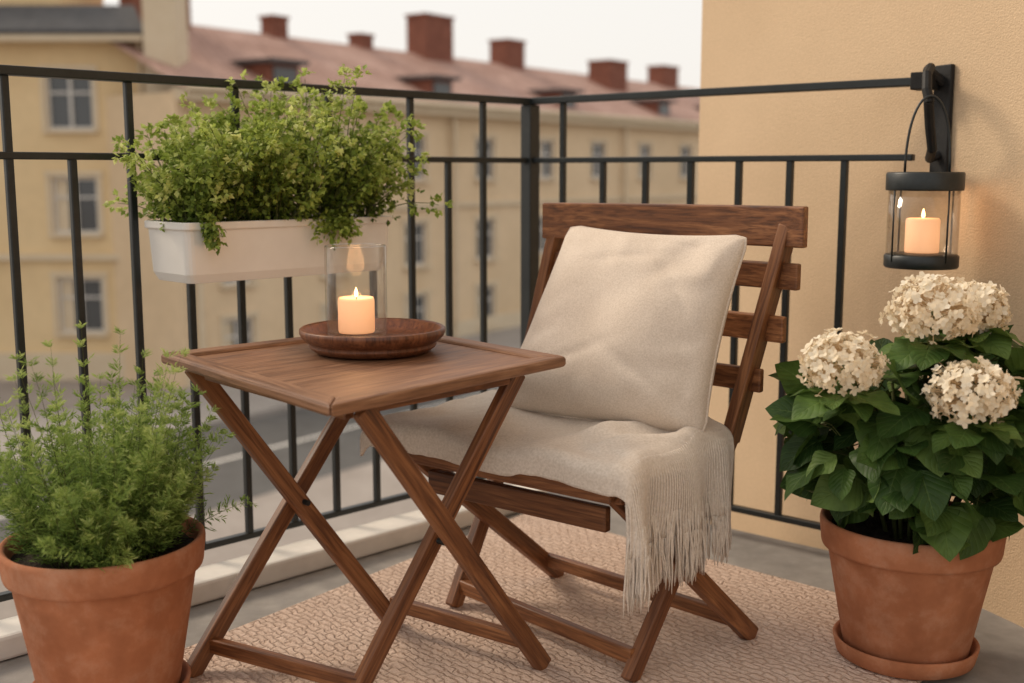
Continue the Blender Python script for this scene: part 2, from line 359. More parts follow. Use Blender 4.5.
# ------------------------------------------------------------------ chair
CH=empty('folding_chair',(.15,2.4,0))
S=V((.79,-.61,0)).normalized(); B=V((.61,.79,0)).normalized()
def cb(nm,a,b,w,t,td,**k): return beam(nm,a,b,w,t,td,M_wood,.004,parent=CH,**k)
FL=V((-.255,2.43,0));FR=V((.195,2.075,0))
HS=.425
BRs=FR+B*.38; BLs=FL+B*.38
footFR=V((.228,2.125,.014)); footFL=V((-.135,2.515,.014)); footBR=V((.515,2.35,.014)); footBL=V((.12,2.73,.014))
kneeR=V((.475,2.40,.46)); kneeL=V((.03,2.76,.46))
topR=V((.572,2.385,.89)); topL=V((.115,2.745,.89))
cb('back_post_right',kneeR-V((.012,.01,.03)),topR,.05,.026,S,seg=10,bow=.0)
cb('back_post_left',kneeL-V((.012,.01,.03)),topL,.05,.026,S,seg=10)
cb('rear_leg_right',kneeR,footFR,.04,.024,S)
cb('rear_leg_left',kneeL,footFL,.04,.024,S)
cb('front_leg_right',FR+B*.02+S*-.026+V((0,0,HS-.02)),footBR,.04,.024,S)
cb('front_leg_left',FL+B*.02+S*.026+V((0,0,HS-.02)),footBL,.04,.024,S)
cb('stretcher_front',footFL+V((.02,.015,.045)),footFR+V((.01,.015,.045)),.032,.02,B)
cb('stretcher_back',footBL+V((-.035,-.03,.05)),footBR+V((-.04,-.035,.05)),.032,.02,B)
cb('seat_rail_right',FR+V((0,0,HS-.02)),BRs+V((0,0,HS-.02)),.04,.022,S)
cb('seat_rail_left',FL+V((0,0,HS-.02)),BLs+V((0,0,HS-.02)),.04,.022,S)
cb('front_apron',FL+V((0,0,HS-.018))-B*.012,FR+V((0,0,HS-.018))-B*.012,.034,.022,B)
cb('under_rail',FL+V((0,0,HS-.09))+B*.05+S*.06,FR+V((0,0,HS-.09))+B*.05-S*.05,.05,.02,B)
for i in range(7):
    q=B*(.035+i*.054)
    cb('seat_slat_%d'%(i+1),FL+q-S*.012+V((0,0,HS+.006)),FR+q+S*.012+V((0,0,HS+.006)),.013,.044,B)
cb('top_board',V((.084,2.752,.885))-B*.01,V((.602,2.347,.888))-B*.01,.084,.024,B,seg=14,bow=-.035)
cb('back_slat_1',V((.08,2.755,.785)),V((.590,2.355,.785)),.055,.02,B,seg=14,bow=-.03)
cb('back_slat_2',V((.07,2.75,.675)),V((.565,2.36,.675)),.055,.02,B,seg=14,bow=-.03)
cb('back_slat_3',V((.055,2.755,.565)),V((.525,2.375,.565)),.05,.018,B,seg=14,bow=-.02)

def cushion(name,BL,BR,TL,TR,T,mat):
    n=56; vs=[]
    BL,BR,TL,TR=map(V,(BL,BR,TL,TR))
    nn=((BR-BL).cross(TL-BL)).normalized()
    if nn.y>0: nn=-nn
    def P(i,j,s):
        u=math.sin((i/n*2-1)*math.pi/2*.999)*.6+(i/n*2-1)*.4; v=math.sin((j/n*2-1)*math.pi/2*.999)*.6+(j/n*2-1)*.4
        pu=u*(1-.07*(1-v*v)*abs(u)**3 ) ; pv=v*(1-.06*(1-u*u)*abs(v)**3)
        cr=max(0,abs(u)-.86)*max(0,abs(v)-.86)/.0196; pu*=1-.035*cr; pv*=1-.035*cr
        a=(pu+1)/2; b=(pv+1)/2
        p=(BL*(1-a)+BR*a)*(1-b)+(TL*(1-a)+TR*a)*b
        th=T*(max(0,(1-u*u))**.5*max(0,(1-v*v))**.5)**.85*(1-.25*v)
        rim=1-max(abs(u),abs(v))
        w=noise.fractal(V((u*1.3+3,v*1.3,s*2)),1,2,2)*.014
        ang=math.atan2(v,u); r=math.hypot(u,v)
        w+=.007*math.sin(ang*11+noise.noise(V((u*2,v*2,5)))*6)*min(1,rim*5)*max(0,r-.4)
        if s>0:
            for (x0,y0,sx,sl,am) in((-.35,-.45,.05,.5,-.008),(.35,-.5,.05,-.6,-.008),(-.1,.62,.05,.2,-.005),(.55,.3,.05,-1.2,-.006)):
                dd=(v-y0)-sl*(u-x0); w+=am*math.exp(-(dd/sx)**2)*math.exp(-((u-x0)/.35)**2)
        w*=min(1,rim*6)
        sag=V((0,0,-.008))*(1-v)/2*(1-u*u)
        return p+nn*s*(th+w)+sag
    idx={};fs=[]
    for s in(1,-1):
        for i in range(n+1):
            for j in range(n+1):
                edge=i in(0,n) or j in(0,n)
                if s==-1 and edge: idx[(s,i,j)]=idx[(1,i,j)]; continue
                idx[(s,i,j)]=len(vs); vs.append(P(i,j,s))
    for s in(1,-1):
        for i in range(n):
            for j in range(n):
                f=(idx[(s,i,j)],idx[(s,i+1,j)],idx[(s,i+1,j+1)],idx[(s,i,j+1)])
                fs.append(f if s==1 else f[::-1])
    a=Acc(); a.add(vs,fs)
    ring=[vs[idx[(1,i,0)]] for i in range(n)]+[vs[idx[(1,n,j)]] for j in range(n)]+[vs[idx[(1,n-i,n)]] for i in range(n)]+[vs[idx[(1,0,n-j)]] for j in range(n)]
    a.tube(ring+[ring[0]],.003,6)
    return a.build(name,[mat],True)
cushion('throw_cushion',(-.04,2.535,.472),(.390,2.270,.468),(.133,2.665,.878),(.482,2.335,.872),.084,M_cush)

ZC=HS+.040
padO=FL-B*.022-S*.012
prism('seat_pad',[tuple((padO).xy),tuple((padO+S*.598).xy),tuple((padO+S*.598+B*.40).xy),tuple((padO+B*.40).xy)],HS+.014,ZC-.006,(S.x,S.y),M_throw,.01)
def throw():
    Wd=.640; front=-.080; back=.385
    O=FL-S*.03; drop=.150
    ns,nd=130,84
    s0,s1=-.035,Wd+drop
    idx={};vs=[]
    def P(s,d):
        wv=noise.fractal(V((s*6,d*6,1.3)),1,2,4)
        x=s;z=0;r=.03;kk=0
        if s>Wd-r:
            q=s-(Wd-r); arc=r*math.pi/2
            if q<arc: an=q/r; x=Wd-r+r*math.sin(an); z=-(r-r*math.cos(an)); kk=q/arc*.3
            else:
                kk=.3+.7*min(1,(q-arc)/drop); z=-r-(q-arc); x=Wd
            fold=math.sin(d*48+4*noise.noise(V((d*5,s*2,0))))
            x+=.014*fold*kk+.014*kk+.02*kk*noise.noise(V((d*9,s*4,7)))
        if s<0: z-=min(.03,(s*s)/.03*.7)
        y=d
        rr=.024
        if d<-.01:
            q=-d-.01; an=min(q/rr,math.pi/2); y=-.01-rr*math.sin(an); dz=rr-rr*math.cos(an)+max(0,q-rr*math.pi/2)
            z-=dz*(1-kk)
            y-=.004*math.sin(s*23+1)*min(1,q/.03)
            if kk>0: y=-.01-(q)*(.30)*kk-(1-kk)*rr*math.sin(an)
        flat=1-min(1,kk*2)
        z+=flat*(.009*wv+.005*math.sin(s*20+d*25+3*wv)*max(0,min(1,(s-.2)/.3)))+.004*flat
        dm=max(0,min(1,(d-.02)/.1))
        for (a_,b_,c_,h_) in((.47,.35,.035,.018),(.58,.5,.03,.015),(.20,-.6,.05,.008)):
            z+=flat*h_*math.exp(-((s-a_-b_*(d-.15))/c_)**2)*dm
        return O+S*x+B*y+V((0,0,ZC+z))
    for i in range(ns+1):
        for j in range(nd+1):
            s=s0+(s1-s0)*i/ns; d=front+(back-front)*j/nd
            idx[(i,j)]=len(vs); vs.append(P(s,d))
    fs=[(idx[(i,j)],idx[(i+1,j)],idx[(i+1,j+1)],idx[(i,j+1)]) for i in range(ns) for j in range(nd)]
    o=mkobj('cloth',vs,fs,M_throw,smooth=True)
    sd=o.modifiers.new('s','SOLIDIFY'); sd.thickness=.008; sd.offset=0
    f=Acc()
    nfr=270
    for k in range(nfr):
        d=front+.004+(back-front-.008)*k/(nfr-1)+R.uniform(-.001,.001)
        st=s1-R.choice([.002,.002,.03,.055])
        p=P(st,d)+S*R.uniform(.0,.007); pts=[p]; cl_=math.sin(d*95)*.10
        dr=S*R.uniform(-.06,.14)+B*(R.uniform(-.10,.10)+cl_)
        Ln=R.uniform(.075,.108)+ (s1-st); q=p.copy()
        for m in range(7):
            q=q+V((0,0,-Ln/7))+dr*Ln/7+B*R.uniform(-.002,.002)+S*R.uniform(-.002,.002); dr=dr*.75; pts.append(q.copy())
        f.tube(pts,[.0024,.0023,.0022,.0021,.002,.0018,.0015,.0006],5)
    for k in range(64):
        d=front+.004+(back-front-.008)*k/63
        pts=[P(Wd-.01+(s1-Wd+.01)*m/9,d)+S*.0050*min(1,m/2)+V((0,0,.004*(1-min(1,m/2)))) for m in range(10)]
        f.tube(pts,.0024,5)
    fo=f.build('fringe',[M_throw],True)
    e=empty('throw_blanket',(.3,2.3,.45)); par(o,e); par(fo,e)
throw()

# ------------------------------------------------------------------ foliage helpers
def frame(d,n):
    d=d.normalized(); n=(n-d*n.dot(d))
    if n.length<1e-3: n=d.orthogonal()
    n.normalize(); return d.cross(n),d,n
def rv(): 
    return V((R.gauss(0,1),R.gauss(0,1),R.gauss(0,1))).normalized()
SM=[(0,0,0),(-.36,.5,.06),(0,.5,-.02),(.36,.5,.06),(0,1.05,-.12)]
SMF=[(0,2,1),(0,3,2),(1,2,4),(2,3,4)]
def leaf(ac,p,d,n,size,m=0,a=.5,T=SM,F=SMF,wf=1):
    x,y,z=frame(d,n)
    ac.add([p+x*(v[0]*size*wf)+y*(v[1]*size)+z*(v[2]*size) for v in T],F,m,a)
def clamp(x): return max(0,min(1,x))

PL=empty('railing_planter',(-.577,2.753,.76))
c0=V((-.705,2.495)); u=dL; w=-nL
LB=.565
def planterbox():
    z0,z1=.755,.890; vs=[];fs=[]
    rings=[(.014,z0),(.005,z0+.02),(.0,z1-.018),(-.006,z1-.016),(-.006,z1),(.006,z1),(.010,z1-.03)]
    Lb,Wb=LB,.185; rc=.018
    def ring(ins,z):
        pts=[]
        for (ca,cb_,st) in((Lb-ins-rc,Wb-ins-rc,0),(ins+rc,Wb-ins-rc,90),(ins+rc,ins+rc,180),(Lb-ins-rc,ins+rc,270)):
            for k in range(5):
                t=math.radians(st+k*22.5); q=c0+u*(ca+rc*math.cos(t))+w*(cb_+rc*math.sin(t)); pts.append(V((q.x,q.y,z)))
        return pts
    n=20
    for i,(ins,z) in enumerate(rings): vs+=ring(ins,z)
    for i in range(len(rings)-1):
        for j in range(n): fs.append((i*n+j,i*n+(j+1)%n,(i+1)*n+(j+1)%n,(i+1)*n+j))
    fs.append(tuple(range(n-1,-1,-1)))
    o=mkobj('box',vs,fs,M_white,smooth=False); par(o,PL)
    bevel(o,.002,2)
    so=mkobj('soil',ring(.012,z1-.028),[tuple(range(n))],M_soil); par(so,PL)
planterbox()
ac=Acc()
for a in(.12,.43):
    q2=c0+u*a+w*.21
    ac.tube([up3(q2-w*.012,.78),up3(q2-w*.012,ZM+.016),up3(q2+w*.012,ZM+.020),up3(q2+w*.028,ZM+.012),up3(q2+w*.028,ZM-.03)],.004,8)
par(ac.build('hooks',[M_iron]),PL)
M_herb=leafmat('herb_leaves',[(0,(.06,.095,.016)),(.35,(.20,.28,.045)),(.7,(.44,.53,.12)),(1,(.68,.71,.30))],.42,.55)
def planterplants():
    ac=Acc(); u3=V((u.x,u.y,0)); w3=V((w.x,w.y,0))
    for k in range(260):
        a=R.uniform(.03,LB-.03); b=R.uniform(.02,.165)
        p=up3(c0+u*a+w*b,.872)
        ra=(a-LB/2)/(LB/2); rb=(b-.09)/.08
        d=u3*(ra*.22+R.gauss(0,.26))+w3*(rb*.45+R.gauss(0,.26))+V((0,0,R.uniform(.7,1.4)))
        d.normalize()
        hh=.195+.155*math.exp(-((a-.39)/.11)**2)+.085*math.exp(-((a-.15)/.08)**2)
        Ln=hh*R.uniform(.5,1.1)
        if R.random()<.07: Ln*=1.22
        if a<.06 or a>LB-.05: Ln*=.75
        droop=R.uniform(.1,.8)*(.4+abs(ra)*.7)
        pts=[p.copy()]; q=p.copy(); nseg=7
        for m in range(nseg):
            d=(d+V((0,0,-droop*.12))+rv()*.10).normalized(); q=q+d*Ln/nseg; pts.append(q.copy())
        ac.tube(pts,[.0022*(1-.1*i) for i in range(nseg+1)],3,1,cap=False)
        shade=R.uniform(-.2,.2)
        for m in range(1,nseg+1):
            fr=m/nseg
            for c in range(2 if m<3 else 4):
                sd=(rv()+d*.5).normalized(); tl=R.uniform(.008,.030)
                c_=pts[m]+sd*tl
                nl=4 if m<nseg else 8
                for l in range(nl):
                    ld=(sd+rv()*.9).normalized(); nn=(V((0,0,1))+rv()*.7)
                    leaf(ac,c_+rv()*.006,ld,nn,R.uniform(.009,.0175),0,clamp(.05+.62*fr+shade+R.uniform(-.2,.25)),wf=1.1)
    for k in range(15):
        a=R.choice([R.uniform(.03,.08),R.uniform(.34,.44),R.uniform(.36,.41)]); p=up3(c0+u*a+w*.01,.89); q=p.copy(); d=(-w3+V((0,0,.5))+rv()*.4).normalized(); pts=[p]
        L_=R.uniform(.04,.085)
        for m in range(6):
            d=(d+V((0,0,-.35))+rv()*.1).normalized(); q=q+d*L_/6; pts.append(q.copy())
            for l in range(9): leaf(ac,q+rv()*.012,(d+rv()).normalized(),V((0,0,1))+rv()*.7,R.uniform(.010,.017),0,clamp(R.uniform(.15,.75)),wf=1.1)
        ac.tube(pts,.0012,3,1,cap=False)
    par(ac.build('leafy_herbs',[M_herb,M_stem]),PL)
planterplants()

def pot(e,loc,Rr,H,mat=M_terra,sauc=True):
    x,y,z=loc; r0=Rr*.66
    if sauc:
        lathe('saucer',[(0,0),(Rr*.70,0),(Rr*.76,.006),(Rr*.80,.036),(Rr*.78,.040),(Rr*.75,.036),(Rr*.71,.012),(0,.012)],mat,(x,y,z),72,parent=e,wob=.006)
        z+=.0125
    rim=.060
    lathe('pot',[(0,0),(r0,0),(r0+.004,.006),(Rr*.90,H-rim-.004),(Rr*.905,H-rim),(Rr*.965,H-rim+.002),(Rr*.975,H-rim+.008),(Rr*.998,H-.010),(Rr*.99,H-.002),(Rr*.965,H),(Rr*.93,H-.004),(Rr*.915,H-.02),(Rr*.88,H-.06)],mat,(x,y,z),80,parent=e,wob=.007)
    n=60; vs=[];fs=[]; rings=10
    for i in range(rings+1):
        for j in range(n):
            t=2*math.pi*j/n; r=Rr*.9*i/rings
            vs.append(V((x+r*math.cos(t),y+r*math.sin(t),z+H-.032+.012*noise.fractal(V((r*30*math.cos(t),r*30*math.sin(t),0)),1,2,3))))
    for i in range(rings):
        for j in range(n): fs.append((i*n+j,i*n+(j+1)%n,(i+1)*n+(j+1)%n,(i+1)*n+j))
    par(mkobj('soil',vs,fs,M_soil,smooth=True),e)

FP=empty('feathery_potted_plant',(-.755,2.05,0))
fx,fy=-.755,2.05
pot(FP,(fx,fy,.0145),.182,.305)
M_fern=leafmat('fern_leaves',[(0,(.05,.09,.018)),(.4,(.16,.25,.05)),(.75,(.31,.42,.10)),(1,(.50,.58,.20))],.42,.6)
NT=[(0,0,0),(-.13,.5,.03),(0,1,0),(.13,.5,.03)]; NF=[(0,3,2,1)]
def fern():
    ac=Acc(); base=V((fx,fy,.295))
    for k in range(205):
        an=R.uniform(0,2*math.pi); rr=.105*math.sqrt(R.random())
        p=base+V((rr*math.cos(an),rr*math.sin(an),-.01))
        tilt=min(.95,abs(R.gauss(0,.24))+rr*2.6); a2=an+R.gauss(0,.5)
        d=V((math.sin(tilt)*math.cos(a2),math.sin(tilt)*math.sin(a2),math.cos(tilt)))
        Ln=R.uniform(.15,.37)*(1-.40*min(1,tilt))
        if R.random()<.09: Ln=.45*(1-.5*tilt)
        ns=12; pts=[p.copy()];q=p.copy(); dirs=[d.copy()]
        for m in range(ns):
            d=(d+V((0,0,-.045*tilt))+rv()*.05).normalized(); q=q+d*Ln/ns; pts.append(q.copy()); dirs.append(d.copy())
        ac.tube(pts,[.0015*(1-.07*i) for i in range(ns+1)],3,1,cap=False)
        sh=R.uniform(-.2,.2)
        for m in range(2,ns+1):
            fr=m/ns
            for b in range(3):
                side=rv(); side=(side-dirs[m]*side.dot(dirs[m])).normalized()
                bd=(side*.9+dirs[m]*.8+V((0,0,.1))).normalized()
                bl=R.uniform(.030,.060)*(1.2-.95*fr)
                nn=side.cross(dirs[m]); st=pts[m]+rv()*.003; cnt=6
                for l in range(cnt):
                    pp=st+bd*bl*(l+.6)/cnt
                    for s_ in(-1,1):
                        ld=(bd*.9+nn*s_*.8+rv()*.35).normalized()
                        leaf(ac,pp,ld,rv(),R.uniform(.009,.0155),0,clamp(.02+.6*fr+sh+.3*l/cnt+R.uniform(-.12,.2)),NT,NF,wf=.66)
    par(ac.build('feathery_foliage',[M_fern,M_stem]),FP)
fern()

HP=empty('potted_hydrangea',(.81,2.26,0))
hx,hy=.81,2.255
pot(HP,(hx,hy,.0145),.180,.278)
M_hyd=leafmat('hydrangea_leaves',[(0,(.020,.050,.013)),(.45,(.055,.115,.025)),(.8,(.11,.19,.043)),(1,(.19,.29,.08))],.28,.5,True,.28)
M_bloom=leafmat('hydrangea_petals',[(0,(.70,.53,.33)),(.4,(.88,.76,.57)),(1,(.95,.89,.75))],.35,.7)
M_hedge=leafmat('hedge_leaves',[(0,(.02,.045,.012)),(1,(.09,.15,.035))],.2,.6)
def bigleaf(ac,p,d,n,size,a,curl):
    x,y,z=frame(d,n); vs=[];uv=[];fs=[]
    nl,nc=9,6; ph=R.uniform(0,6)
    for i in range(nl+1):
        t=i/nl; wv=.44*math.sin(math.pi*min(1,t**.70))**.75*(1-.25*t) if 0<t<1 else 0.004
        if i==nl: wv=.003
        for j in range(nc+1):
            s=j/nc*2-1
            xx=s*wv; yy=t-curl*.18*t*t
            zz=-curl*.42*t*t+.14*abs(s)*wv-.06*math.sin(t*11+s*2+ph)*abs(s)**2*wv*2.5
            if abs(s)>.99: xx*=1+.08*math.sin(t*60)
            vs.append(p+x*xx*size+y*yy*size+z*zz*size); uv.append((s,t))
    for i in range(nl):
        for j in range(nc):
            k=i*(nc+1)+j; fs.append((k,k+1,k+nc+2,k+nc+1))
    ac.add(vs,fs,0,a,uv)
def hydrangea():
    ac=Acc(); C=V((hx+.01,hy-.01,.488)); rad=V((.285,.26,.215))
    for k in range(440):
        shell=R.choice([1,1,1,.85,.6])
        th=R.uniform(0,2*math.pi); cz=R.uniform(-.85,1); sr=math.sqrt(max(0,1-cz*cz))
        dirn=V((sr*math.cos(th),sr*math.sin(th),cz))
        bump=1+.22*noise.noise(dirn*2.5+V((3,1,2)))
        p=C+V((dirn.x*rad.x,dirn.y*rad.y,dirn.z*rad.z))*shell*.78*bump
        d=(V((dirn.x,dirn.y,dirn.z*.5))+rv()*.6+V((0,0,-.25))).normalized()
        n=(dirn*.9+V((0,0,.6))+rv()*.45)
        size=R.uniform(.060,.122)*(1 if shell>.7 else .9)
        q=p+d*size
        if (V((q.x,q.y))-W1).dot(wn)>-.02: continue
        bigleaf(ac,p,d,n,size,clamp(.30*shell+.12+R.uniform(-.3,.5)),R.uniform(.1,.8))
        if shell>.7 and R.random()<.5: ac.tube([p-d*.06-V((0,0,.03)),p-d*.02,p],.0018,4,1,.4,False)
    blooms=[((.782,2.12,.742),.076),((.605,2.07,.652),.072),((.818,2.01,.608),.072),((.90,2.22,.735),.058)]
    for k in range(16):
        th=R.uniform(0,6.28); e=C+V((math.cos(th)*.16,math.sin(th)*.16,R.uniform(-.02,.12)))
        b=V((hx+.04*math.cos(th),hy+.04*math.sin(th),.24)); mid=(b+e)/2+V((0,0,.03))
        ac.tube([b,mid,e],[.005,.004,.003],6,1,.4)
    for (c,r) in blooms:
        c=V(c); ac.tube([V((hx,hy,.3)),(c+V((hx,hy,.4)))/2,c],[.005,.004,.004],6,1,.4)
        for k in range(9):
            th=k*.7+R.uniform(-.2,.2); dd=V((math.cos(th),math.sin(th),R.uniform(-.35,.1)))
            bigleaf(ac,c+V((0,0,-r*.75))+dd*.02,dd,V((0,0,1))+rv()*.3,R.uniform(.07,.105),R.uniform(.35,.95),R.uniform(.2,.7))
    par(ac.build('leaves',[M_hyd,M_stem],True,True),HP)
    PT=[(0,0,0),(-.36,.45,.06),(-.2,.98,.05),(.2,.98,.05),(.36,.45,.06)]
    PF=[(0,4,3,2,1)]
    for bi,(c,r) in enumerate(blooms):
        fa=Acc(); c=V(c)
        nfl=250
        for k in range(nfl):
            cz=1-2*(k+.5)/nfl*.86; ph=k*2.39996; sr=math.sqrt(max(0,1-cz*cz))
            dn=(V((sr*math.cos(ph),sr*math.sin(ph),cz))+rv()*.12).normalized()
            lump=1+.30*noise.noise(dn*2.6+V((bi*7,0,0)))
            p=c+V((dn.x*r,dn.y*r,dn.z*r*.80))*lump*R.uniform(.84,1.06)
            n=(dn+rv()*.5).normalized(); t0=n.orthogonal().normalized(); t1=n.cross(t0); rot=R.uniform(0,6.28)
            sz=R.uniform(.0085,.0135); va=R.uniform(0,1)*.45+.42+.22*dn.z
            for q in range(4):
                an=rot+q*math.pi/2; dd=(t0*math.cos(an)+t1*math.sin(an)+n*R.uniform(.15,.6))
                leaf(fa,p,dd,n,sz,0,clamp(va+R.uniform(-.15,.15)),PT,PF,1.15)
            fa.tube([c+dn*r*.4,p],.0009,3,0,.1,False)
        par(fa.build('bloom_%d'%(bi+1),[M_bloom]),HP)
hydrangea()

# ------------------------------------------------------------------ wall lantern
LN=empty('hanging_lantern',(.925,2.6,.89)); lx,ly=.925,2.60
def lt(n,prof,m): return lathe(n,prof,m,(lx,ly,0),56,parent=LN)
lt('base',[(0,.785),(.078,.785),(.081,.789),(.081,.812),(.077,.816),(.06,.818),(0,.818)],M_iron)
lt('glass',[(.0755,.817),(.0775,.818),(.0775,.965),(.0755,.965),(.0755,.818)],M_glass)
lt('top_band',[(.0765,.958),(.083,.958),(.084,.962),(.084,.995),(.081,.999),(.074,.999),(.073,.994),(.073,.962),(.0765,.958)],M_iron)
ac=Acc()
for k in range(4):
    t=math.radians(20+90*k); ac.tube([(lx+.0805*math.cos(t),ly+.0805*math.sin(t),.80),(lx+.0805*math.cos(t),ly+.0805*math.sin(t),.97)],.0022,6)
hp=[]
for k in range(25):
    t=math.pi*k/24; hp.append(V((lx-.050*math.cos(t)-.0,ly-.01,.99+(.175*math.sin(t)**.8))))
ac.tube(hp,.003,8)
par(ac.build('frame_wires',[M_iron],True),LN)
lt('candle',[(0,.819),(.036,.819),(.037,.822),(.037,.892),(.034,.896),(.02,.893),(0,.891)],M_wax)
lt('flame',[(.0001,.896),(.0035,.899),(.004,.904),(.0025,.912),(.0001,.918)],M_flame)
par(cl('lantern_glow',(lx,ly,.935),.3),LN)
br=empty('lantern_bracket',(.98,2.72,1.1))
ac=Acc()
wd3=V((wd.x,wd.y,0)); wn3=V((wn.x,wn.y,0)); w13=V((W1.x,W1.y,0))
pl=w13-wn3*.008+wd3*.02
ac.box(pl+V((0,0,1.12)),wd3,wn3,V((0,0,1)),.028,.006,.125)
ac.tube([pl+V((0,0,1.205)),pl-wn3*.05+V((0,0,1.232)),V((.945,2.66,1.232)),V((.928,2.63,1.215)),V((.922,2.61,1.18)),V((.926,2.60,1.15))],.011,10)
ac.tube([pl+V((0,0,1.04)),pl-wn3*.03+V((0,0,1.03)),V((.955,2.65,1.05)),V((.94,2.63,1.10)),V((.925,2.605,1.155))],.011,10)
ac.box(V((.962,2.74,ZT)),V((dR.x,dR.y,0)),V((-dR.y,dR.x,0)),V((0,0,1)),.025,.026,.02)
ob=ac.build('bracket',[M_strap]); par(ob,br); bevel(ob,.003)

# ------------------------------------------------------------------ town
M_fac1=surf('yellow_render',(.68,.50,.28),(.76,.58,.34),.4,.9,8,.2,.02,s2=3,mix2=.08)
M_fac2=surf('beige_render',(.66,.50,.32),(.75,.58,.39),.4,.9,8,.2,.02,s2=3,mix2=.08)
M_trim=surf('pale_trim',(.70,.57,.40),(.76,.64,.47),2,.8,10,.1,.01)
M_slate=surf('slate_roof',(.07,.07,.075),(.11,.11,.115),2,.7,10,.4,.03)
M_wfr=surf('window_frame_paint',(.70,.67,.62),(.76,.73,.69),3,.5)
M_chim=surf('chimney_brick',(.20,.075,.05),(.30,.12,.08),3,.9,20,.5,.02)
def tiles():
    m,nt,b=newmat('clay_tiles'); L=nt.links
    mp=coords(nt,(1,1,1),'Object')
    n=N(nt,'ShaderNodeTexNoise',Scale=.7,Detail=6); L.new(mp.outputs[0],n.inputs['Vector'])
    r=ramp(nt,[(.3,(.40,.23,.175)),(.7,(.56,.36,.29))]); L.new(n.outputs['Fac'],r.inputs[0])
    bk=N(nt,'ShaderNodeTexBrick',Scale=1.0); bk.inputs['Color1'].default_value=(1,1,1,1); bk.inputs['Color2'].default_value=(.78,.75,.74,1); bk.inputs['Mortar'].default_value=(.5,.45,.42,1)
    bk.inputs['Brick Width'].default_value=.3; bk.inputs['Row Height'].default_value=.35; bk.inputs['Mortar Size'].default_value=.03
    uv=N(nt,'ShaderNodeUVMap',uv_map='UVMap'); L.new(uv.outputs[0],bk.inputs['Vector'])
    mx=N(nt,'ShaderNodeMix',data_type='RGBA',blend_type='MULTIPLY'); mx.inputs[0].default_value=1
    L.new(r.outputs[0],mx.inputs[6]); L.new(bk.outputs['Color'],mx.inputs[7]); L.new(mx.outputs[2],b.inputs['Base Color'])
    b.inputs['Roughness'].default_value=.8
    return m
M_tile=tiles()
m_,nt_,b_=newmat('window_glass'); b_.inputs['Base Color'].default_value=(.07,.075,.08,1); b_.inputs['Roughness'].default_value=.08; b_.inputs['Specular IOR Level'].default_value=.6
M_wg=m_
def facade(e,nm,org,d,W,z0,z1,wins,mat,depth=9,rec=.16):
    d=V((d[0],d[1],0)).normalized(); n=V((d.y,-d.x,0))
    if n.y>0: n=-n
    O=V((org[0],org[1],0))
    us=sorted({0,W}|{w[0] for w in wins}|{w[1] for w in wins}); zs=sorted({z0,z1}|{w[2] for w in wins}|{w[3] for w in wins})
    a=Acc()
    P=lambda u_,z,o=0: O+d*u_+V((0,0,z))+n*o
    for i in range(len(us)-1):
        for j in range(len(zs)-1):
            uc=(us[i]+us[i+1])/2; zc=(zs[j]+zs[j+1])/2
            if any(w[0]<uc<w[1] and w[2]<zc<w[3] for w in wins): continue
            a.add([P(us[i],zs[j]),P(us[i+1],zs[j]),P(us[i+1],zs[j+1]),P(us[i],zs[j+1])],[(0,1,2,3)])
    a.add([P(0,z0),P(0,z1),P(0,z1,-depth),P(0,z0,-depth)],[(0,1,2,3)])
    a.add([P(W,z0),P(W,z1),P(W,z1,-depth),P(W,z0,-depth)],[(3,2,1,0)])
    a.add([P(0,z0,-depth),P(W,z0,-depth),P(W,z1,-depth),P(0,z1,-depth)],[(3,2,1,0)])
    w_=Acc()
    Z=V((0,0,1))
    for (u0,u1,a0,a1) in wins:
        for (p,q,r_,s_) in((P(u0,a0),P(u1,a0),P(u1,a0,-rec),P(u0,a0,-rec)),(P(u0,a1),P(u1,a1),P(u1,a1,-rec),P(u0,a1,-rec)),(P(u0,a0),P(u0,a1),P(u0,a1,-rec),P(u0,a0,-rec)),(P(u1,a0),P(u1,a1),P(u1,a1,-rec),P(u1,a0,-rec))):
            a.add([p,q,r_,s_],[(0,1,2,3)])
        w_.add([P(u0,a0,-rec),P(u1,a0,-rec),P(u1,a1,-rec),P(u0,a1,-rec)],[(0,1,2,3)],1)
        um=(u0+u1)/2; am=(a0+a1)/2; h=(a1-a0)/2; ww=(u1-u0)/2; t=.04
        for uc in(u0+t,um,u1-t): w_.box(P(uc,am,-rec+.04),d,n,Z,t,.03,h-.001)
        for zc,tt in((a0+t,t),(a1-t,t),(a0+(a1-a0)*.64,.03)): w_.box(P(um,zc,-rec+.036),d,n,Z,ww-.001,.028,tt)
        w_.box(P(um,a0-.05,.06),d,n,Z,ww+.1,.1,.045,2)
        for s in(-1,1): w_.box(P(um+s*(ww+.07),am,.012),d,n,Z,.065,.02,h+.06,2)
        w_.box(P(um,a1+.10,.02),d,n,Z,ww+.16,.035,.07,2)
        if R.random()<.6:
            w_.box(P(u0+.25,am,-rec-.0+.004),d,n,Z,.17,.004,h-.03,3); 
    par(a.build(nm+'_walls',[mat]),e); par(w_.build(nm+'_windows',[M_wfr,M_wg,M_trim,M_trim]),e)
    return P,d,n
GZ=-5
b1=empty('yellow_apartment_building',(-15,33,GZ))
wins=[]
for c in range(6):
    for z in(2.97,.04,-2.83):
        uc=30-12.45-3.4*c; wins.append((uc-.66,uc+.66,z-.8,z+.8))
P,d,n=facade(b1,'main',(-30,33),(1,0),19.9,GZ,4.55,wins,M_fac1)
ac=Acc()
ac.box((-20.05,32.85,4.68),(1,0,0),(0,1,0),(0,0,1),9.9,.45,.13)
ac.box((-20.05,32.93,-1.43),(1,0,0),(0,1,0),(0,0,1),9.9,.1,.08)
